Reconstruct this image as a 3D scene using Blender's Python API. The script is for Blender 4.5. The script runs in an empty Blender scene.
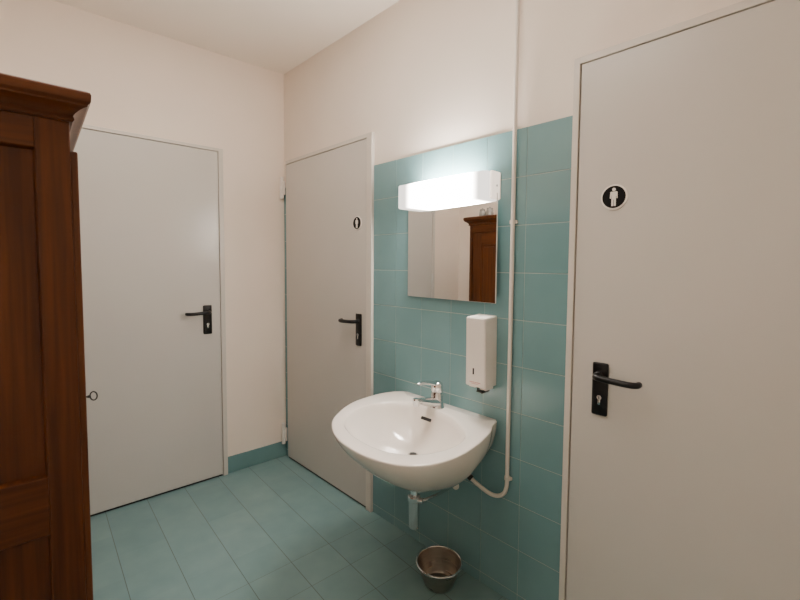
import bpy, bmesh, math, random
from mathutils import Vector, Matrix
random.seed(4)
C = bpy.context.scene.collection
A = 0.055                                   # the tiled wall is not quite square to the left wall
U = Vector((math.cos(A), math.sin(A), 0)); N = Vector((math.sin(A), -math.cos(A), 0))
CEIL = 2.88
XR, YF = 3.45, -1.93

# ------------------------------------------------------------------ materials
def mat(name, col, rough=.5, metal=0, spec=.5, coat=0):
    m = bpy.data.materials.new(name); m.use_nodes = True
    b = m.node_tree.nodes['Principled BSDF']
    b.inputs['Base Color'].default_value = (*col, 1)
    b.inputs['Roughness'].default_value = rough
    b.inputs['Metallic'].default_value = metal
    b.inputs['Specular IOR Level'].default_value = spec
    b.inputs['Coat Weight'].default_value = coat
    return m
def nodes(m):
    nt = m.node_tree
    return nt, nt.nodes['Principled BSDF']
def noise_tint(m, c1, c2, scale=3, detail=4, bump=0, bscale=200, coord='Object', stretch=(1, 1, 1), rough=None):
    nt, b = nodes(m)
    tc = nt.nodes.new('ShaderNodeTexCoord'); mp = nt.nodes.new('ShaderNodeMapping'); mp.inputs['Scale'].default_value = stretch
    nt.links.new(tc.outputs[coord], mp.inputs[0])
    n = nt.nodes.new('ShaderNodeTexNoise'); n.inputs['Scale'].default_value = scale; n.inputs['Detail'].default_value = detail
    nt.links.new(mp.outputs[0], n.inputs['Vector'])
    r = nt.nodes.new('ShaderNodeValToRGB'); r.color_ramp.elements[0].position = .3; r.color_ramp.elements[1].position = .7
    r.color_ramp.elements[0].color = (*c1, 1); r.color_ramp.elements[1].color = (*c2, 1)
    nt.links.new(n.outputs['Fac'], r.inputs[0]); nt.links.new(r.outputs[0], b.inputs['Base Color'])
    if rough:
        mr = nt.nodes.new('ShaderNodeMapRange'); mr.inputs['To Min'].default_value = rough[0]; mr.inputs['To Max'].default_value = rough[1]
        nt.links.new(n.outputs['Fac'], mr.inputs[0]); nt.links.new(mr.outputs[0], b.inputs['Roughness'])
    if bump:
        n2 = nt.nodes.new('ShaderNodeTexNoise'); n2.inputs['Scale'].default_value = bscale
        nt.links.new(mp.outputs[0], n2.inputs['Vector'])
        bp = nt.nodes.new('ShaderNodeBump'); bp.inputs['Strength'].default_value = bump; bp.inputs['Distance'].default_value = .002
        nt.links.new(n2.outputs['Fac'], bp.inputs['Height']); nt.links.new(bp.outputs[0], b.inputs['Normal'])
    return m
M = {}
M['wall'] = noise_tint(mat('plaster', (.6, .5, .41), .85, spec=.2), (.82, .725, .64), (.86, .765, .68), 2.2, 3, .12, 90)
M['wall_tiled'] = noise_tint(mat('plaster_pale', (.6, .5, .41), .85, spec=.2), (.77, .70, .63), (.81, .74, .67), 2.2, 3, .12, 90)
M['ceiling'] = noise_tint(mat('ceiling_paint', (.7, .62, .54), .9, spec=.2), (.83, .76, .68), (.87, .80, .72), 1.5, 3, .08, 90)
M['door'] = noise_tint(mat('door_lacquer', (.7, .66, .62), .27, spec=.55), (.565, .545, .515), (.595, .575, .545), 1.4, 2)
M['frame'] = mat('frame_lacquer', (.62, .585, .535), .35)
M['tile'] = noise_tint(mat('teal_tile', (.17, .33, .33), .14, spec=.5), (.145, .280, .300), (.175, .318, .340), 3.2, 3, .05, 30)
M['grout'] = mat('pale_grout', (.38, .45, .435), .8, spec=.2)
M['skirting'] = noise_tint(mat('teal_skirting', (.17, .33, .33), .25), (.13, .255, .265), (.155, .29, .30), 4, 3)
M['porcelain'] = mat('porcelain', (.75, .70, .645), .12, coat=.3)
M['chrome'] = mat('chrome', (.72, .73, .74), .12, 1)
M['steel'] = noise_tint(mat('brushed_steel', (.42, .39, .35), .3, 1), (.36, .33, .29), (.46, .42, .37), 6, 3, stretch=(1, 1, 14), rough=(.22, .38))
M['black'] = mat('black_plastic', (.004, .004, .0045), .3, spec=.35)
M['sign_black'] = mat('sign_black', (.006, .006, .006), .6, spec=.15)
M['dark'] = mat('dark_hole', (.01, .01, .01), .6)
M['white_plastic'] = mat('white_plastic', (.78, .74, .70), .3)
M['pipe'] = mat('pipe_paint', (.66, .62, .57), .35)
M['sign_white'] = mat('sign_white', (.80, .77, .73), .4)
M['red'] = mat('faded_red_print', (.55, .22, .18), .6)
M['iron'] = mat('dark_iron', (.012, .011, .010), .5, .3)
M['mirror'] = mat('mirror_silver', (.90, .90, .89), .012, 1)
M['grey_metal'] = mat('hinge_metal', (.62, .60, .57), .3, .2)
M['jar'] = mat('grey_glazed_jar', (.30, .29, .27), .2)

def wood(name, grain, c1, c2, rough=.36):
    m = mat(name, c1, rough, spec=.28); nt, b = nodes(m)
    tc = nt.nodes.new('ShaderNodeTexCoord'); mp = nt.nodes.new('ShaderNodeMapping')
    mp.inputs['Scale'].default_value = {'z': (60, 60, 2.2), 'y': (60, 2.2, 60), 'x': (2.2, 60, 60)}[grain]
    nt.links.new(tc.outputs['Object'], mp.inputs[0])
    n = nt.nodes.new('ShaderNodeTexNoise'); n.inputs['Scale'].default_value = 1.0; n.inputs['Detail'].default_value = 6; n.inputs['Distortion'].default_value = .35
    nt.links.new(mp.outputs[0], n.inputs['Vector'])
    r = nt.nodes.new('ShaderNodeValToRGB')
    r.color_ramp.elements[0].position = .33; r.color_ramp.elements[1].position = .68
    r.color_ramp.elements[0].color = (*c1, 1); r.color_ramp.elements[1].color = (*c2, 1)
    nt.links.new(n.outputs['Fac'], r.inputs[0]); nt.links.new(r.outputs[0], b.inputs['Base Color'])
    bp = nt.nodes.new('ShaderNodeBump'); bp.inputs['Strength'].default_value = .15; bp.inputs['Distance'].default_value = .001
    nt.links.new(n.outputs['Fac'], bp.inputs['Height']); nt.links.new(bp.outputs[0], b.inputs['Normal'])
    return m
W1c, W2c = (.050, .0125, .0014), (.098, .0265, .0032)
M['wood_z'] = wood('walnut_upright', 'z', W1c, W2c)
M['wood_y'] = wood('walnut_rail', 'y', W1c, W2c)
M['wood_x'] = wood('walnut_front_rail', 'x', W1c, W2c)

def floor_material():
    m = mat('floor_tile', (.2, .33, .32), .3, spec=.45); nt, b = nodes(m); L = nt.links
    def nd(t, **k):
        n = nt.nodes.new(t)
        for a, v in k.items(): setattr(n, a, v)
        return n
    def mth(op, a, b_=None):
        n = nd('ShaderNodeMath', operation=op)
        for i, v in enumerate((a, b_)):
            if v is None: continue
            if isinstance(v, (int, float)): n.inputs[i].default_value = v
            else: L.new(v, n.inputs[i])
        return n.outputs[0]
    tc = nd('ShaderNodeTexCoord'); sp = nd('ShaderNodeSeparateXYZ'); L.new(tc.outputs['Object'], sp.inputs[0])
    def line(o, off, pitch, w):
        t = mth('DIVIDE', mth('SUBTRACT', o, off - 40 * pitch), pitch)
        f = mth('FRACT', t)
        dd = mth('MULTIPLY', mth('MINIMUM', f, mth('SUBTRACT', 1.0, f)), pitch)
        n = nd('ShaderNodeMapRange'); n.inputs['From Min'].default_value = w * .55; n.inputs['From Max'].default_value = w * 1.1
        n.inputs['To Min'].default_value = 1; n.inputs['To Max'].default_value = 0
        L.new(dd, n.inputs[0]); return n.outputs[0], mth('FLOOR', t)
    g1, i1 = line(sp.outputs['Y'], -.3042, .2149, .0017)
    g2, i2 = line(sp.outputs['X'], 1.1165, .203, .0012)
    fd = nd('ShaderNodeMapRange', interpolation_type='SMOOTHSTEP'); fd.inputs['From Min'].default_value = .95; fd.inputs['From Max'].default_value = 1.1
    fd.inputs['To Min'].default_value = .12; fd.inputs['To Max'].default_value = .9; L.new(sp.outputs['X'], fd.inputs[0])  # cross joints faded toward the left wall: floor glare put into the colour
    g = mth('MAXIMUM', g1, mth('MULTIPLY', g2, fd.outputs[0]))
    wn = nd('ShaderNodeTexWhiteNoise', noise_dimensions='2D'); cb = nd('ShaderNodeCombineXYZ')
    L.new(i1, cb.inputs[0]); L.new(i2, cb.inputs[1]); L.new(cb.outputs[0], wn.inputs['Vector'])
    n = nd('ShaderNodeTexNoise'); n.inputs['Scale'].default_value = 9; n.inputs['Detail'].default_value = 5
    L.new(tc.outputs['Object'], n.inputs['Vector'])
    s = mth('ADD', mth('MULTIPLY', wn.outputs['Value'], .25), mth('MULTIPLY', n.outputs['Fac'], .75))
    r = nd('ShaderNodeValToRGB'); r.color_ramp.elements[0].position = .25; r.color_ramp.elements[1].position = .75
    r.color_ramp.elements[0].color = (.148, .260, .270, 1); r.color_ramp.elements[1].color = (.192, .312, .318, 1)
    L.new(s, r.inputs[0])
    mx = nd('ShaderNodeMix', data_type='RGBA'); L.new(g, mx.inputs[0]); L.new(r.outputs[0], mx.inputs[6]); mx.inputs[7].default_value = (.07, .10, .095, 1)
    L.new(mx.outputs[2], b.inputs['Base Color'])
    mr = nd('ShaderNodeMapRange'); mr.inputs['To Min'].default_value = .24; mr.inputs['To Max'].default_value = .38
    L.new(n.outputs['Fac'], mr.inputs[0]); L.new(mr.outputs[0], b.inputs['Roughness'])
    bp = nd('ShaderNodeBump'); bp.inputs['Strength'].default_value = .4; bp.inputs['Distance'].default_value = .001; bp.invert = True
    L.new(g, bp.inputs['Height']); L.new(bp.outputs[0], b.inputs['Normal'])
    return m
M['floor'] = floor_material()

def lamp_material():
    m = bpy.data.materials.new('opal_diffuser'); m.use_nodes = True; nt = m.node_tree; nt.nodes.clear()
    out = nt.nodes.new('ShaderNodeOutputMaterial'); e = nt.nodes.new('ShaderNodeEmission')
    tc = nt.nodes.new('ShaderNodeTexCoord'); sp = nt.nodes.new('ShaderNodeSeparateXYZ')
    nt.links.new(tc.outputs['Object'], sp.inputs[0])
    ab = nt.nodes.new('ShaderNodeMath'); ab.operation = 'ABSOLUTE'; nt.links.new(sp.outputs['X'], ab.inputs[0])
    mr = nt.nodes.new('ShaderNodeMapRange'); mr.interpolation_type = 'SMOOTHSTEP'
    mr.inputs['From Min'].default_value = .07; mr.inputs['From Max'].default_value = .225
    mr.inputs['To Min'].default_value = LAMP; mr.inputs['To Max'].default_value = LAMP * .016
    nt.links.new(ab.outputs[0], mr.inputs[0]); nt.links.new(mr.outputs[0], e.inputs['Strength'])
    e.inputs['Color'].default_value = (1, .915, .825, 1)
    nt.links.new(e.outputs[0], out.inputs[0])
    return m
LAMP = 15.5
M['lamp'] = lamp_material()
M['lamp_cap'] = mat('lamp_end_cap', (.85, .8, .74), .35)
_b = M['lamp_cap'].node_tree.nodes['Principled BSDF']
_b.inputs['Emission Color'].default_value = (1, .84, .70, 1); _b.inputs['Emission Strength'].default_value = .16

# ------------------------------------------------------------------ mesh helpers
def box(bm, lo, hi, bevel=0, seg=2):
    lo = Vector(lo); hi = Vector(hi)
    lo, hi = Vector([min(a, b) for a, b in zip(lo, hi)]), Vector([max(a, b) for a, b in zip(lo, hi)])
    t = bmesh.new()
    bmesh.ops.create_cube(t, size=1)
    for v in t.verts: v.co = Vector([(lo[i] + hi[i]) / 2 + v.co[i] * (hi[i] - lo[i]) for i in range(3)])
    if bevel: bmesh.ops.bevel(t, geom=t.edges[:], offset=bevel, segments=seg, profile=.5, affect='EDGES')
    merge(bm, t)
def merge(bm, t):
    me = bpy.data.meshes.new('tmp'); t.to_mesh(me); t.free(); bm.from_mesh(me); bpy.data.meshes.remove(me)
def prism(bm, pts, axis, a, b):
    """extrude a 2-D polygon along an axis between a and b"""
    def p3(p, t):
        return {'x': (t, p[0], p[1]), 'y': (p[0], t, p[1]), 'z': (p[0], p[1], t)}[axis]
    va = [bm.verts.new(p3(p, a)) for p in pts]; vb = [bm.verts.new(p3(p, b)) for p in pts]
    n = len(pts); fs = [bm.faces.new(va), bm.faces.new(vb[::-1])]
    for i in range(n): fs.append(bm.faces.new((va[i], vb[i], vb[(i + 1) % n], va[(i + 1) % n])))
    bmesh.ops.recalc_face_normals(bm, faces=fs)
def tube(bm, pts, r, seg=16, caps=True):
    pts = [Vector(p) for p in pts]; n = len(pts); rs = r if isinstance(r, (list, tuple)) else [r] * n
    tg = [(pts[min(i + 1, n - 1)] - pts[max(i - 1, 0)]).normalized() for i in range(n)]
    ref = Vector((0, 0, 1)) if abs(tg[0].z) < .9 else Vector((1, 0, 0))
    nrm = (ref - tg[0] * ref.dot(tg[0])).normalized(); rings = []
    for i in range(n):
        nrm = (nrm - tg[i] * nrm.dot(tg[i])).normalized(); bi = tg[i].cross(nrm)
        rings.append([bm.verts.new(pts[i] + (nrm * math.cos(2 * math.pi * k / seg) + bi * math.sin(2 * math.pi * k / seg)) * rs[i]) for k in range(seg)])
    for a, b in zip(rings, rings[1:]):
        for k in range(seg): bm.faces.new((a[k], a[(k + 1) % seg], b[(k + 1) % seg], b[k]))
    if caps: bm.faces.new(rings[0][::-1]); bm.faces.new(rings[-1])
def curve_pts(ctrl, per=8):
    ctrl = [Vector(c) for c in ctrl]; out = []
    for i in range(len(ctrl) - 1):
        p0, p1, p2, p3 = ctrl[max(i - 1, 0)], ctrl[i], ctrl[i + 1], ctrl[min(i + 2, len(ctrl) - 1)]
        for k in range(per):
            t = k / per
            out.append(.5 * ((2 * p1) + (-p0 + p2) * t + (2 * p0 - 5 * p1 + 4 * p2 - p3) * t * t + (-p0 + 3 * p1 - 3 * p2 + p3) * t ** 3))
    return out + [ctrl[-1]]
def lathe(bm, prof, c=(0, 0, 0), seg=48, axis='z'):
    rings = []
    for r, z in prof:
        ring = []
        for k in range(seg):
            a = 2 * math.pi * k / seg; x, y = r * math.cos(a), r * math.sin(a)
            p = {'z': (x, y, z), 'y': (x, z, y), 'x': (z, x, y)}[axis]
            ring.append(bm.verts.new(Vector(p) + Vector(c)))
        rings.append(ring)
    for a, b in zip(rings, rings[1:]):
        for k in range(seg): bm.faces.new((a[k], a[(k + 1) % seg], b[(k + 1) % seg], b[k]))
    bm.faces.new(rings[0][::-1]); bm.faces.new(rings[-1])
def obj(name, bm, m, parent=None, smooth=False, ang=35):
    bmesh.ops.recalc_face_normals(bm, faces=bm.faces[:])
    me = bpy.data.meshes.new(name); bm.to_mesh(me); bm.free()
    for mm in (m if isinstance(m, (list, tuple)) else [m]): me.materials.append(mm)
    if smooth:
        for p in me.polygons: p.use_smooth = True
        if ang < 180:
            try: me.set_sharp_from_angle(angle=math.radians(ang))
            except Exception: pass
    o = bpy.data.objects.new(name, me); C.objects.link(o)
    if parent: o.parent = parent
    return o
def tag(o, label, cat, group=None, kind=None):
    o['label'] = label; o['category'] = cat
    if group: o['group'] = group
    if kind: o['kind'] = kind
    return o
def empty(name, loc, rz=0):
    o = bpy.data.objects.new(name, None); C.objects.link(o); o.empty_display_size = .05
    o.location = loc; o.rotation_euler = (0, 0, rz); return o
def on_wall(name, s, z, d=0): return empty(name, U * s + N * d + Vector((0, 0, z)), A)   # child coords: x along wall, -y into the room
def struct(name, bm, m, parent=None, **k):
    o = obj(name, bm, m, parent, **k)
    if not parent: o['kind'] = 'structure'
    return o

# ------------------------------------------------------------------ room shell
T = .10
def pw(s, d=0): p = U * s + N * d; return (p.x, p.y)
SR = XR / math.cos(A)
bm = bmesh.new(); prism(bm, [(0 - T, YF - T), (XR + T, YF - T), (XR + T, XR * math.tan(A) + T), (-T, T)], 'z', -T, 0)
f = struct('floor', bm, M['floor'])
bm = bmesh.new(); prism(bm, [(0 - T, YF - T), (XR + T, YF - T), (XR + T, XR * math.tan(A) + T), (-T, T)], 'z', CEIL, CEIL + T)
struct('ceiling', bm, M['ceiling'])
bm = bmesh.new(); prism(bm, [(-T, YF - T), (0, YF - T), (0, 0), (-T, 0)], 'z', 0, CEIL); struct('wall_left', bm, M['wall'])
bm = bmesh.new(); prism(bm, [(-T, 0), (0, 0), pw(SR), (XR + T, pw(SR)[1]), (XR + T, pw(SR)[1] + T), (-T, T)], 'z', 0, CEIL); struct('wall_back', bm, M['wall_tiled'])
bm = bmesh.new(); prism(bm, [(XR, YF - T), (XR + T, YF - T), (XR + T, XR * math.tan(A)), (XR, XR * math.tan(A))], 'z', 0, CEIL); struct('wall_right', bm, M['wall'])
bm = bmesh.new(); prism(bm, [(0, YF - T), (XR, YF - T), (XR, YF), (0, YF)], 'z', 0, CEIL); struct('wall_front', bm, M['wall'])

def skirt(name, lo, hi):
    bm = bmesh.new(); box(bm, lo, hi, .002); struct(name, bm, M['skirting'])
skirt('baseboard_left', (0, -.452, 0), (.010, -.004, .117))
skirt('baseboard_left.001', (0, YF, 0), (.010, -1.552, .125))
skirt('baseboard_front', (.012, YF, 0), (XR, YF + .01, .125))
skirt('baseboard_right', (XR - .01, YF + .012, 0), (XR, .15, .125))

# wall tiling: individually bevelled tiles on a grout bed, one mesh per tiled field
def tiling(name, s0, s1, cols, ztop=2.05, rows=11, h=.2):
    root = on_wall(name, (s0 + s1) / 2, 0); c = (s0 + s1) / 2
    root['kind'] = 'structure'
    bm = bmesh.new(); box(bm, (s0 - c, 0, 0.0), (s1 - c, -.0058, ztop - .001)); obj('grout_bed', bm, M['grout'], root)
    bm = bmesh.new(); g = .0014
    for a, b in cols:
        for r in range(rows):
            zt = ztop - r * h; zb = max(zt - h, .0)
            if zt - zb < .01: continue
            j = random.uniform(-.0003, .0003)
            box(bm, (a - c + .0009, 0, zb + (g if zb > 0 else 0)), (b - c - .0009, -.0072 + j, zt - g), .0011, 2)
    obj('tiles', bm, M['tile'], root)
xs = [1.0365] + [2.0022 - k * .1942 for k in (4, 3, 2, 1, 0)] + [2.193]
tiling('trim_1', xs[0], xs[-1], list(zip(xs, xs[1:])))
tiling('trim_2', .002, .040, [(.002, .040)])

# ------------------------------------------------------------------ doors
def handle(parent, x, z, sgn, n, off=.02):
    """black lever handle: x,z centre of the long plate, sgn direction the lever points, n = unit normal axis sign (-y local)"""
    bm = bmesh.new(); box(bm, (x - .0275, n * off, z - .097), (x + .0275, n * (off + .009), z + .097), .006, 3)
    h = obj('door_handle', bm, M['black'], parent, True, 50); h['label'] = 'black lever handle on a long plate'
    zl = z + .052; o = off + .009; x0 = x + sgn * -.004
    bm = bmesh.new()
    lathe(bm, [(.0145, 0), (.0145, .008), (.0105, .011)], (x0, n * (o), zl), 24, 'y') if n > 0 else lathe(bm, [(.0145, 0), (.0145, -.008), (.0105, -.011)], (x0, n * (o), zl), 24, 'y')
    tube(bm, curve_pts([(x0, n * o, zl), (x0, n * (o + .030), zl), (x0 + sgn * .008, n * (o + .043), zl), (x0 + sgn * .030, n * (o + .048), zl - .001),
                        (x0 + sgn * .084, n * (o + .050), zl - .003), (x0 + sgn * .120, n * (o + .047), zl - .004), (x0 + sgn * .136, n * (o + .036), zl - .004),
                        (x0 + sgn * .138, n * (o + .020), zl - .004)], 7), [.0110] * 50, 18)
    obj('lever', bm, M['black'], h, True, 60)
    bm = bmesh.new()
    lathe(bm, [(.0085, 0), (.0085, n * .0035)], (x, n * o, z - .030), 20, 'y')
    box(bm, (x - .0045, n * o, z - .056), (x + .0045, n * (o + .0034), z - .032), .001)
    k = obj('lock_cylinder', bm, M['chrome'], h, True, 40); k['label'] = 'small metal lock cylinder'
    bm = bmesh.new(); box(bm, (x - .0012, n * (o + .0030), z - .036), (x + .0012, n * (o + .0040), z - .026)); obj('keyhole', bm, M['dark'], h)

def door_on_back_wall(name, s0, s1, ztop, fl, fr, hs, hdir, hz, label):
    root = on_wall(name, (s0 + s1) / 2, 0); c = (s0 + s1) / 2
    root['kind'] = 'structure'
    bm = bmesh.new(); box(bm, (s0 - c, -.001, .014), (s1 - c, -.020, ztop), .0015); obj('door_leaf', bm, M['door'], root)
    bm = bmesh.new()
    if fl: box(bm, (fl[0] - c, 0, 0), (fl[1] - c, -.024, ztop + .0275), .002)
    box(bm, ((fl[0] if fl else s0) - c, 0, ztop + .0035), (fr[1] - c, -.0235, ztop + .028), .002)
    if fr: box(bm, (fr[0] - c, 0, 0), (fr[1] - c, -.024, ztop + .0275), .002)
    obj('door_frame', bm, M['frame'], root)
    handle(root, hs - c, hz, hdir, -1)
    bm = bmesh.new(); box(bm, (s0 - c, -.002, 0), (s1 - c, -.012, .0105)); obj('gap_shade', bm, M['dark'], root)  # dark strip standing in for the shade in the gap under the leaf
    return root, c
d2, c2 = door_on_back_wall('door_2', .056, .986, 2.208, None, (.990, 1.036), .921, -1, 1.088, 'x')
for z0 in (1.962, .102):
    bm = bmesh.new(); lathe(bm, [(.0105, 0), (.0150, .004), (.0150, .054), (.0115, .056), (.0115, .058), (.0150, .060), (.0150, .104), (.0115, .106), (.0115, .108), (.0150, .110), (.0150, .158), (.0105, .162)], (.017 - c2, -.034, z0), 20)
    box(bm, (.018 - c2, -.022, z0 + .03), (.052 - c2, -.032, z0 + .13), .001)
    h = obj('hinge', bm, M['white_plastic'], d2, True, 40); h['label'] = 'white barrel hinge'
d3, c3 = door_on_back_wall('door_3', 2.222, 3.20, 2.219, (2.194, 2.217), (3.204, 3.236), 2.325, 1, 1.034, 'x')

root = empty('door_1', (0, -1.0, 0)); root['kind'] = 'structure'; root.rotation_euler = (0, 0, math.pi / 2)
# local x -> world +y, local -y -> world +x
def L1(y): return y + 1.0
bm = bmesh.new(); box(bm, (L1(-1.490), -.001, .014), (L1(-.488), -.020, 2.226), .0015); obj('door_leaf', bm, M['door'], root)
bm = bmesh.new(); box(bm, (L1(-.484), 0, 0), (L1(-.454), -.024, 2.250), .002)
box(bm, (L1(-1.530), 0, 0), (L1(-1.494), -.024, 2.250), .002); box(bm, (L1(-1.530), 0, 2.2295), (L1(-.454), -.0235, 2.2505), .002)
obj('door_frame', bm, M['frame'], root)
bm = bmesh.new(); box(bm, (L1(-1.49), -.002, 0), (L1(-.488), -.012, .0105)); obj('gap_shade', bm, M['dark'], root)  # same dark strip, shade of the gap below this leaf
handle(root, L1(-.572), 1.105, -1, -1)
for z0 in (.25, 1.24, 1.95):
    bm = bmesh.new(); lathe(bm, [(.009, 0), (.011, .004), (.011, .15), (.009, .154)], (L1(-1.492), -.032, z0), 16)
    h = obj('hinge', bm, M['grey_metal'], root, True, 40)

# round restroom signs
def disc(bm, r, y0, y1, c=(0, 0), seg=48):
    lathe(bm, [(r, y0), (r, y1)], (c[0], 0, c[1]), seg, 'y')
def sign(s, z, d, label, sc=1.0):
    root = on_wall('restroom_sign', s, z, d); root.scale = (sc, 1, sc); tag(root, label, 'sign', 'round pictogram signs on the doors')
    bm = bmesh.new(); lathe(bm, [(.0475, 0), (.0475, -.003), (.0460, -.0045), (.0405, -.0045)], (0, 0, 0), 56, 'y'); obj('border', bm, M['sign_white'], root, True, 40)
    bm = bmesh.new(); disc(bm, .0412, -.0035, -.0052, seg=56); obj('disc', bm, M['sign_black'], root, True, 40)
    bm = bmesh.new(); y0, y1 = -.005, -.0062
    disc(bm, .0062, y0, y1, (0, .0275), 20)
    poly = [(-.0125, .018), (-.0095, .0200), (.0095, .0200), (.0125, .018), (.0135, -.005), (.0100, -.0055), (.0085, .011), (.0078, -.008), (.0078, -.0335), (.0010, -.0335), (.0010, -.010),
            (-.0010, -.010), (-.0010, -.0335), (-.0078, -.0335), (-.0078, -.008), (-.0085, .011), (-.0100, -.0055), (-.0135, -.005)]
    prism(bm, poly, 'y', y0, y1); obj('pictogram', bm, M['sign_white'], root)
sign(.903, 1.728, .020, 'round black sign with a standing figure on the narrow door left of the basin', .88)
sign(2.350, 1.724, .020, 'round black sign with a white standing figure on the large right-hand door', .94)

# ------------------------------------------------------------------ wall lamp
lc = 1.606
lamp = on_wall('wall_lamp', lc, 1.765); tag(lamp, 'glowing white box-shaped wall lamp above the mirror', 'lamp')
def rounded_box_outline(x0, x1, y0, y1, rl, rr, n=8):
    """plan outline: back y0 (=0), front y1 (negative), rounded front corners"""
    pts = [(x0, y0)]
    for k in range(n + 1):
        a = math.pi + (math.pi / 2) * k / n; pts.append((x0 + rl + rl * math.cos(a), y1 + rl + rl * math.sin(a)))
    for k in range(n + 1):
        a = -math.pi / 2 + (math.pi / 2) * k / n; pts.append((x1 - rr + rr * math.cos(a), y1 + rr + rr * math.sin(a)))
    pts.append((x1, y0)); return pts
bm = bmesh.new(); prism(bm, rounded_box_outline(-.272, .258, -.010, -.100, .008, .030), 'z', 0, .118)
bmesh.ops.bevel(bm, geom=[e for e in bm.edges if abs(e.verts[0].co.z - e.verts[1].co.z) < 1e-5], offset=.004, segments=2, affect='EDGES')
obj('diffuser', bm, M['lamp'], lamp, True, 40)
bm = bmesh.new(); box(bm, (-.268, -.0075, .003), (.275, -.012, .116), .001); obj('back_plate', bm, M['white_plastic'], lamp)
bm = bmesh.new(); box(bm, (.2585, -.008, -.001), (.272, -.072, .119), .005, 3); obj('end_cap', bm, M['lamp_cap'], lamp, True, 40)
bm = bmesh.new(); lathe(bm, [(.005, 0), (.005, .003)], (.2715, -.035, .058), 16, 'x'); obj('screw', bm, M['grey_metal'], lamp, True, 40)

# ------------------------------------------------------------------ mirror
mr = on_wall('wall_mirror', 1.326, 1.316, .010); tag(mr, 'frameless rectangular mirror on the teal tiles under the wall lamp', 'mirror')
mr.rotation_euler = (0, 0, .008)
bm = bmesh.new(); box(bm, (0, -.0005, 0), (.562, -.0048, .475), .0008, 1); obj('back_board', bm, M['white_plastic'], mr)
bm = bmesh.new(); box(bm, (.0012, -.0045, .0012), (.5598, -.0056, .4738)); obj('glass', bm, M['mirror'], mr)

# ------------------------------------------------------------------ soap dispenser
sx = 1.826
sd = on_wall('soap_dispenser', sx, .948, .0072); tag(sd, 'white wall soap dispenser hanging between the mirror and the basin', 'soap dispenser')
bm = bmesh.new()
v = {}
for key, (x, y, z) in {'a': (-.052, 0, .0), 'b': (.052, 0, .0), 'c': (.052, -.088, .0), 'd': (-.052, -.088, .0), 'e': (-.050, 0, .312), 'f': (.050, 0, .312), 'g': (.050, -.094, .305), 'h': (-.050, -.094, .305)}.items(): v[key] = bm.verts.new((x, y, z))
for q in ('abcd', 'efgh', 'abfe', 'bcgf', 'cdhg', 'daeh'): bm.faces.new([v[c] for c in q])
bmesh.ops.recalc_face_normals(bm, faces=bm.faces[:])
bmesh.ops.bevel(bm, geom=bm.edges[:], offset=.0032, segments=3, affect='EDGES')
obj('housing', bm, M['white_plastic'], sd, True, 40)
bm = bmesh.new(); box(bm, (-.046, -.020, -.010), (-.012, -.070, .002), .003); box(bm, (.012, -.012, -.014), (.044, -.070, .002), .003); obj('underside_guard', bm, M['white_plastic'], sd, True, 40)
bm = bmesh.new(); tube(bm, curve_pts([(-.006, -.055, .004), (-.006, -.058, -.014), (-.002, -.064, -.018)], 5), .004, 12)
box(bm, (.004, -.060, -.0215), (.036, -.086, -.0150), .002); box(bm, (.028, -.030, -.024), (.036, -.086, -.012), .002)
obj('push_lever', bm, M['black'], sd, True, 40)
bm = bmesh.new(); box(bm, (-.014, -.0885, .054), (-.006, -.0905, .082), .001); obj('level_window', bm, M['dark'], sd)
bm = bmesh.new()
x = -.030
while x < .026:
    w = random.uniform(.003, .007); box(bm, (x, -.0880, .0185), (x + w, -.0892, .0215)); x += w + .0018
x = -.020
while x < .018:
    w = random.uniform(.003, .006); box(bm, (x, -.0880, .0125), (x + w, -.0890, .0145)); x += w + .0018
pr = obj('printed_text', bm, M['red'], sd)

# ------------------------------------------------------------------ washbasin
BX, BZ = 1.6, .795
outer = [(1.312, 0), (1.262, .06), (1.238, .16), (1.258, .335), (1.350, .500), (1.450, .590), (1.575, .645), (1.725, .662), (1.850, .638), (1.940, .572), (1.985, .455), (1.980, .305), (1.942, .150), (1.905, .07), (1.888, .0)]
inner = [(1.435, .512), (1.350, .372), (1.358, .225), (1.440, .125), (1.520, .108), (1.600, .112), (1.737, .136), (1.872, .225), (1.918, .316), (1.915, .425), (1.865, .525), (1.775, .580), (1.649, .588), (1.536, .568)]
def dense(poly, closed=True, per=8):
    out = []; n = len(poly)
    for i in range(n if closed else n - 1):
        p = [Vector(poly[(i + k) % n]) if closed else Vector(poly[min(max(i + k, 0), n - 1)]) for k in (-1, 0, 1, 2)]
        for k in range(per):
            t = k / per
            out.append(.5 * ((2 * p[1]) + (-p[0] + p[2]) * t + (2 * p[0] - 5 * p[1] + 4 * p[2] - p[3]) * t * t + (-p[0] + 3 * p[1] - 3 * p[2] + p[3]) * t ** 3))
    if not closed: out.append(Vector(poly[-1]))
    return out
def radial(poly, c, n):
    res = []
    for k in range(n):
        a = 2 * math.pi * k / n; dr = Vector((math.cos(a), math.sin(a))); best = 0
        for i in range(len(poly)):
            p, q = poly[i] - c, poly[(i + 1) % len(poly)] - c; e = q - p
            den = dr.x * e.y - dr.y * e.x
            if abs(den) < 1e-12: continue
            t = (p.x * e.y - p.y * e.x) / den; u = (p.x * dr.y - p.y * dr.x) / den
            if t > 0 and -1e-6 <= u <= 1 + 1e-6: best = max(best, t)
        res.append(c + dr * best)
    return res
NB = 120; cc = Vector((1.615, .33))
out2 = dense(outer, False); ro = radial(out2, cc, NB); ri = radial(dense(inner), cc, NB)
wb = on_wall('washbasin', BX, .47); tag(wb, 'white porcelain wall-hung washbasin with an oval bowl', 'washbasin')
def wl(s, d, z): return (s - BX, -d, z - .47)
bm = bmesh.new(); rings = []
H = BZ - .468
NT = 22
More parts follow.
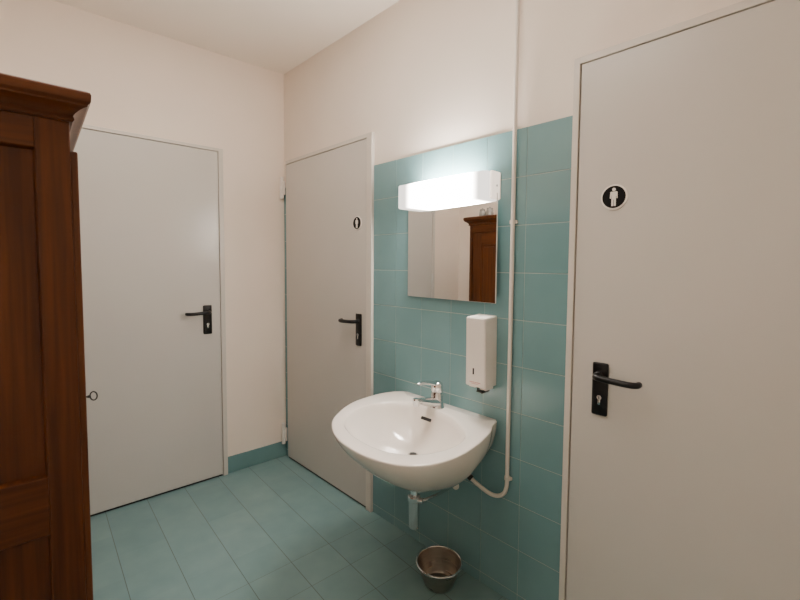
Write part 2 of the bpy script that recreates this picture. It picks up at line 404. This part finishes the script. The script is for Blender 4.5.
for i in range(NT, -1, -1):                                # outside, from the bottom up
    t = (i / NT) ** .8
    k = max(1 - t ** 1.9, 0) ** .58; kb = 1 - t ** 7; k = max(k, .075)
    z = BZ - .007 - t * (H - .007)
    ring = []
    for p in ro:
        kf = max(max(1 - t ** 1.35, 0) ** .85, .075)
        fr = min(max((p.y - .24) / .25, 0), 1); ks = k + (kf - k) * fr * .6
        s = 1.6 + (p.x - 1.6) * ks
        d = .24 + (p.y - .24) * (kf if p.y > .24 else max(kb, k)) if p.y > .24 else .24 + (p.y - .24) * max(kb, k)
        ring.append(wl(s, max(d, .0076), z))
    rings.append(ring)
def lerp(a, b, f): return a + (b - a) * f
for f, dz in ((.0, -.004), (.02, -.001), (.06, 0.0), (.5, .0), (.88, .0), (.96, -.0015), (1.0, -.005)):
    rings.append([wl(lerp(a.x, b.x, f), max(lerp(a.y, b.y, f), .0076), BZ + dz) for a, b in zip(ro, ri)])
dr = Vector((1.612, .262))
for i in range(1, 19):
    t = i / 18; r = 1 - t * .93
    z = BZ - .005 - .167 * (1 - r ** 2.6) ** .9
    w = t ** 1.3
    rings.append([wl(dr.x + (p.x - dr.x) * r, dr.y + (p.y - dr.y) * r, z) for p in ri])
vr = [[bm.verts.new(p) for p in r] for r in rings]
for a, b in zip(vr, vr[1:]):
    for k in range(NB): bm.faces.new((a[k], a[(k + 1) % NB], b[(k + 1) % NB], b[k]))
bm.faces.new(vr[0][::-1]); bm.faces.new(vr[-1])
obj('bowl', bm, M['porcelain'], wb, True, 180)
bm = bmesh.new(); lathe(bm, [(.0235, 0), (.0235, .003), (.019, .005), (.016, .0035)], wl(dr.x, dr.y, BZ - .1725), 32)
obj('drain_ring', bm, M['chrome'], wb, True, 40)
bm = bmesh.new(); lathe(bm, [(.0162, 0), (.0162, .0042)], wl(dr.x, dr.y, BZ - .1725), 28); obj('drain_hole', bm, M['dark'], wb)

# faucet
fc = on_wall('faucet', 1.590, .794, .075); fc.scale = (1.4, 1.18, 1.08); tag(fc, 'chrome single-lever faucet at the back of the washbasin', 'faucet')
bm = bmesh.new(); lathe(bm, [(.027, 0), (.027, .004), (.0245, .010), (.0225, .03), (.0215, .060), (.0195, .070)], (0, 0, 0), 32)
obj('body', bm, M['chrome'], fc, True, 40)
bm = bmesh.new(); tube(bm, curve_pts([(0, -.006, .024), (-.002, -.045, .034), (-.004, -.085, .046), (-.005, -.112, .053)], 6), [.0225 - .0006 * i for i in range(19)], 20)
obj('spout', bm, M['chrome'], fc, True, 50)
bm = bmesh.new(); lathe(bm, [(.0105, 0), (.012, .002), (.012, .018), (.0125, .022), (.0125, .028), (.010, .032)], (-.005, -.118, .034), 24)
obj('aerator', bm, M['chrome'], fc, True, 40)
bm = bmesh.new(); lathe(bm, [(.0195, .071), (.0215, .074), (.0225, .095), (.020, .110), (.012, .117)], (0, 0, 0), 32)
tube(bm, curve_pts([(0, -.004, .105), (-.002, -.045, .119), (-.003, -.080, .126), (-.004, -.110, .127)], 6), [.0115, .0113, .011, .0107, .0104, .010, .0097, .0094, .009, .0086, .0083, .008, .0077, .0074, .007, .0066, .0062, .0058, .0045], 14)
obj('lever', bm, M['chrome'], fc, True, 50)

# overflow slot on the back slope of the bowl
bm = bmesh.new(); box(bm, (-.029, -.006, -.0072), (.029, .0025, .0072), .002)
ov = obj('overflow_slot', bm, M['dark'], wb); ov.location = wl(1.597, .158, .757); ov.rotation_euler = (math.radians(-38), 0, math.radians(2))

# trap
tp = on_wall('bottle_trap', 1.602, .270, .24); tag(tp, 'chrome bottle trap hanging under the washbasin', 'drain trap')
bm = bmesh.new(); lathe(bm, [(.017, .130), (.017, .1965)], (0, 0, 0), 24); obj('tailpiece', bm, M['chrome'], tp, True, 40)
bm = bmesh.new(); lathe(bm, [(.018, 0), (.023, .003), (.0245, .015), (.0265, .125), (.0265, .132)], (0, 0, 0), 32); obj('bottle', bm, M['chrome'], tp, True, 40)
bm = bmesh.new(); lathe(bm, [(.029, .128), (.031, .131), (.031, .150), (.028, .154), (.020, .156)], (0, 0, 0), 12); obj('collar_nut', bm, M['chrome'], tp, True, 20)
bm = bmesh.new(); tube(bm, [(.02, 0, .138), (.045, .01, .140)], .013, 14); tube(bm, curve_pts([(.036, .004, .140), (.048, .05, .140), (.055, .12, .140), (.055, .225, .140)], 6), .0075, 16); obj('outlet_pipe', bm, M['chrome'], tp, True, 40)
bm = bmesh.new(); lathe(bm, [(.024, .231), (.024, .227), (.012, .220)], (.055, 0, .140), 24, 'y'); obj('wall_flange', bm, M['pipe'], tp, True, 40)

# ------------------------------------------------------------------ surface pipe
pp = on_wall('wall_pipe', 1.950, .46, .019); tag(pp, 'thin white vertical pipe running down the tiled wall from the ceiling', 'pipe')
def pl(s, d, z): return (s - 1.950, -(d - .019), z - .46)
bm = bmesh.new()
path = [pl(1.951, .019, 2.875), pl(1.950, .019, 2.0), pl(1.949, .019, 1.2), pl(1.948, .019, .60)] + curve_pts([pl(1.948, .019, .555), pl(1.947, .020, .52), pl(1.938, .022, .487), pl(1.915, .026, .466), pl(1.885, .032, .460), pl(1.850, .040, .470), pl(1.805, .055, .497), pl(1.772, .066, .522)], 6)
tube(bm, path, .0088, 18); obj('pipe', bm, M['pipe'], pp, True, 60)
for z in (1.664, .556):
    bm = bmesh.new(); lathe(bm, [(.0125, -.008), (.0125, .008)], pl(1.949, .019, z), 20)
    box(bm, pl(1.949 - .004, 0.0072, z - .006), pl(1.949 + .019, .020, z + .006), .002)
    obj('pipe_clip', bm, M['pipe'], pp, True, 40)
bm = bmesh.new(); tube(bm, [pl(1.790, .060, .508), pl(1.771, .0665, .5225), pl(1.758, .072, .538)], [.0145, .0145, .0125], 12); n_ = obj('end_fitting', bm, M['black'], pp, True, 30); n_['label'] = 'black end fitting'

# ------------------------------------------------------------------ steel bin
sb = empty('metal_bin', (1.690, -.063, 0)); tag(sb, 'round stainless steel bin on the floor under the washbasin', 'bin')
bm = bmesh.new(); lathe(bm, [(.056, 0), (.063, .003), (.067, .010), (.084, .055), (.1010, .103), (.1020, .108), (.1000, .108), (.0985, .102), (.086, .062), (.078, .040), (.0755, .036), (.066, .010), (.062, .006), (.004, .005)], (0, 0, 0), 64)
obj('bucket', bm, M['steel'], sb, True, 35)
bm = bmesh.new()
tube(bm, [(.1045 * math.cos(2 * math.pi * k / 64), .1045 * math.sin(2 * math.pi * k / 64), .108) for k in range(65)], .0042, 10, False)
obj('rolled_rim', bm, M['chrome'], sb, True, 60)

# ------------------------------------------------------------------ wardrobe
WX0, WX1, WY0, WY1, WZ = .60, 1.65, -1.915, -1.362, 1.80
wr = empty('wardrobe', ((WX0 + WX1) / 2, (WY0 + WY1) / 2, 0)); tag(wr, 'dark brown panelled wooden wardrobe with a flared cornice at the left edge', 'wardrobe')
cx, cy = (WX0 + WX1) / 2, (WY0 + WY1) / 2
def wp(x, y, z): return (x - cx, y - cy, z)
def wbox(bm, a, b, bev=.002): box(bm, wp(*a), wp(*b), bev)
# carcass: inner box (set back behind the frame and panel sides)
bm = bmesh.new(); wbox(bm, (WX0 + .03, WY0, .08), (WX1 - .03, WY1 - .02, WZ), .001); obj('carcass', bm, M['wood_z'], wr)
for xo, xi in ((WX1, WX1 - .028), (WX0, WX0 + .028)):
    sg = 1 if xo == WX1 else -1
    bm = bmesh.new()
    wbox(bm, (xi, WY1 - .067, .0), (xo, WY1, WZ + .034), .003); wbox(bm, (xi, WY0, .0), (xo, WY0 + .067, WZ + .034), .003)
    sp = obj('side_frame', bm, M['wood_z'], wr)
    for z0, z1 in ((1.753, WZ + .034), (.803, .952), (.08, .20)):
        bm = bmesh.new(); wbox(bm, (xi, WY0 + .066, z0), (xo - sg * .0008, WY1 - .066, z1), .003); obj('rail', bm, M['wood_y'], sp)
    for z0, z1 in ((.20, .803), (.952, 1.753)):
        bm = bmesh.new()
        y0, y1 = WY0 + .060, WY1 - .060
        # raised and fielded panel
        t = bmesh.new(); xs_ = (xi, xo - sg * .016, xo - sg * .011)
        box(t, wp(xi, y0, z0 - .004), wp(xo - sg * .0165, y1, z1 + .004), 0); merge(bm, t) if False else (merge(bm, t))
        obj('side_panel', bm, M['wood_z'], sp)
        bm = bmesh.new()
        ya, yb = WY0 + .067, WY1 - .067
        def strip(a, b, axis):
            pass
        m_ = .004
        # moulding around the panel opening (quarter slope)
        for (p, q) in (((ya, z0), (yb, z0)), ((yb, z0), (yb, z1)), ((yb, z1), (ya, z1)), ((ya, z1), (ya, z0))):
            cyy, czz = (ya + yb) / 2, (z0 + z1) / 2
            def inn(pt): return (pt[0] + (m_ if pt[0] < cyy else -m_), pt[1] + (m_ if pt[1] < czz else -m_))
            a_, b_, c_, d_ = p, q, inn(q), inn(p)
            vs = [bm.verts.new(wp(xo - sg * .003, *a_)), bm.verts.new(wp(xo - sg * .003, *b_)), bm.verts.new(wp(xo - sg * .0155, *c_)), bm.verts.new(wp(xo - sg * .0155, *d_))]
            bm.faces.new(vs)
        obj('panel_moulding', bm, M['wood_z'], sp)
# front: base, frieze, corner strips
bm = bmesh.new(); wbox(bm, (WX0 + .028, WY1 - .022, .0), (WX1 - .028, WY1 - .002, .085)); obj('plinth', bm, M['wood_x'], wr)
bm = bmesh.new(); wbox(bm, (WX0 + .028, WY1 - .022, 1.765), (WX1 - .028, WY1 - .001, 1.834)); obj('frieze', bm, M['wood_x'], wr)
def front_door(x0, x1):
    fy = WY1 + .0145; by = WY1 - .001; z0, z1 = .095, 1.757; w = .085
    bm = bmesh.new()
    wbox(bm, (x0, by, z0), (x0 + w, fy, z1), .004); wbox(bm, (x1 - w, by, z0), (x1, fy, z1), .004)
    d = obj('door', bm, M['wood_z'], wr)
    for a, b in ((z0, z0 + .10), (.83, .95), (z1 - .10, z1)):
        bm = bmesh.new(); wbox(bm, (x0 + w - .001, by, a), (x1 - w + .001, fy - .0006, b), .003); obj('door_rail', bm, M['wood_x'], d)
    for a, b in ((z0 + .10, .83), (.95, z1 - .10)):
        bm = bmesh.new(); wbox(bm, (x0 + w - .004, by, a - .004), (x1 - w + .004, by + .005, b + .004), .0); wbox(bm, (x0 + w + .02, by + .004, a + .02), (x1 - w - .02, by + .010, b - .02), .005); obj('door_panel', bm, M['wood_z'], d)
    return d
front_door(WX0 + .050, 1.083); front_door(1.087, WX1 - .001)
# cornice: profile swept round front and two sides with mitred corners (z, projection)
prof = [(1.826, .000), (1.826, .006), (1.831, .0095), (1.837, .008), (1.840, .007), (1.846, .011), (1.853, .018), (1.859, .027), (1.862, .034), (1.866, .035), (1.870, .039), (1.873, .041), (1.888, .042), (1.894, .040), (1.898, .034), (1.898, -.02)]
bm = bmesh.new(); cols = []
for z, o in prof:
    cols.append([bm.verts.new(wp(*p)) for p in ((WX1 + o, WY0, z), (WX1 + o, WY1 + o, z), (WX0 - o, WY1 + o, z), (WX0 - o, WY0, z))])
for a, b in zip(cols, cols[1:]):
    for k in range(3): bm.faces.new((a[k], a[k + 1], b[k + 1], b[k]))
bm.faces.new(cols[-1]); bm.faces.new(cols[0][::-1])
bm.faces.new([c[0] for c in cols] ); bm.faces.new([c[3] for c in cols][::-1])
obj('cornice', bm, M['wood_y'], wr, True, 28)

# the key
kx, kz = 1.125, 1.000
ky = WY1 + .0135
kr = empty('wardrobe_key', (kx, ky, kz)); tag(kr, 'small dark iron key sticking out of the wardrobe door', 'key')
bm = bmesh.new(); tube(bm, [(0, 0.0, 0), (0, .050, 0)], .0030, 12); lathe(bm, [(.0048, .040), (.0048, .046)], (0, 0, 0), 14, 'y'); obj('shank', bm, M['iron'], kr, True, 40)
bm = bmesh.new(); tube(bm, [(0.35 * .016 * math.cos(2 * math.pi * k / 28),   .058 + .010 * math.cos(2 * math.pi * k / 28), .0155 * math.sin(2 * math.pi * k / 28)) for k in range(29)], .0024, 8, False); obj('bow', bm, M['iron'], kr, True, 60)

# small pots on top of the wardrobe (seen only in the mirror)
for i, (px, py, r, h, lab) in enumerate([(.668, -1.45, .030, .075, 'grey glazed pot on top of the wardrobe, left one of the two in the mirror'),
                                         (.745, -1.45, .034, .080, 'grey glazed pot on top of the wardrobe, right one of the two in the mirror')]):
    jr = empty('storage_pot', (px, py, 1.8985)); tag(jr, lab, 'pot', 'pots on top of the wardrobe')
    bm = bmesh.new(); lathe(bm, [(r * .7, 0), (r * .95, h * .15), (r, h * .45), (r * .85, h * .8), (r * .7, h * .86)], (0, 0, 0), 28); obj('pot_body', bm, M['jar'], jr, True, 50)
    bm = bmesh.new(); lathe(bm, [(r * .82, h * .86), (r * .86, h * .9), (r * .7, h * .98), (r * .2, h * 1.02), (r * .22, h * 1.1)], (0, 0, 0), 28); obj('lid', bm, M['jar'], jr, True, 50)

# ------------------------------------------------------------------ light: faint overhead fill, added to lighten the right-hand door
def area(loc, rot, size, energy, col):
    l = bpy.data.lights.new('fill_light', 'AREA'); l.shape = 'RECTANGLE'; l.size, l.size_y = size; l.energy = energy; l.color = col
    o = bpy.data.objects.new('fill_light', l); C.objects.link(o); o.location = loc; o.rotation_euler = rot; return o
area((1.6, -1.0, CEIL - .02), (0, 0, 0), (1.4, 1.0), 2.2, (1, .91, .82))
w = bpy.data.worlds.new('World'); bpy.context.scene.world = w; w.use_nodes = True
w.node_tree.nodes['Background'].inputs[0].default_value = (.5, .45, .4, 1); w.node_tree.nodes['Background'].inputs[1].default_value = .05

# ------------------------------------------------------------------ camera
cd = bpy.data.cameras.new('camera'); co = bpy.data.objects.new('camera', cd); C.objects.link(co)
YAW, PIT, ROL, F = .8541, -.0555, .0068, 419.94
fw = Vector((-math.sin(YAW) * math.cos(PIT), math.cos(YAW) * math.cos(PIT), math.sin(PIT)))
rt = Vector((math.cos(YAW), math.sin(YAW), 0)); up = rt.cross(fw)
r2 = rt * math.cos(ROL) + up * math.sin(ROL); u2 = -rt * math.sin(ROL) + up * math.cos(ROL)
m = Matrix((r2, u2, -fw)).transposed().to_4x4(); m.translation = Vector((2.9796, -1.4388, 1.4818)); co.matrix_world = m
cd.sensor_width = 36; cd.lens = F / 800 * 36; cd.shift_y = -12.08 / 800; cd.clip_start = .02
sc = bpy.context.scene; sc.camera = co
sc.view_settings.view_transform = 'AgX'
try: sc.view_settings.look = 'AgX - Base Contrast'
except Exception: pass
sc.view_settings.exposure = 3.2
sc.cycles.max_bounces = 12; sc.cycles.diffuse_bounces = 8; sc.cycles.use_denoising = True
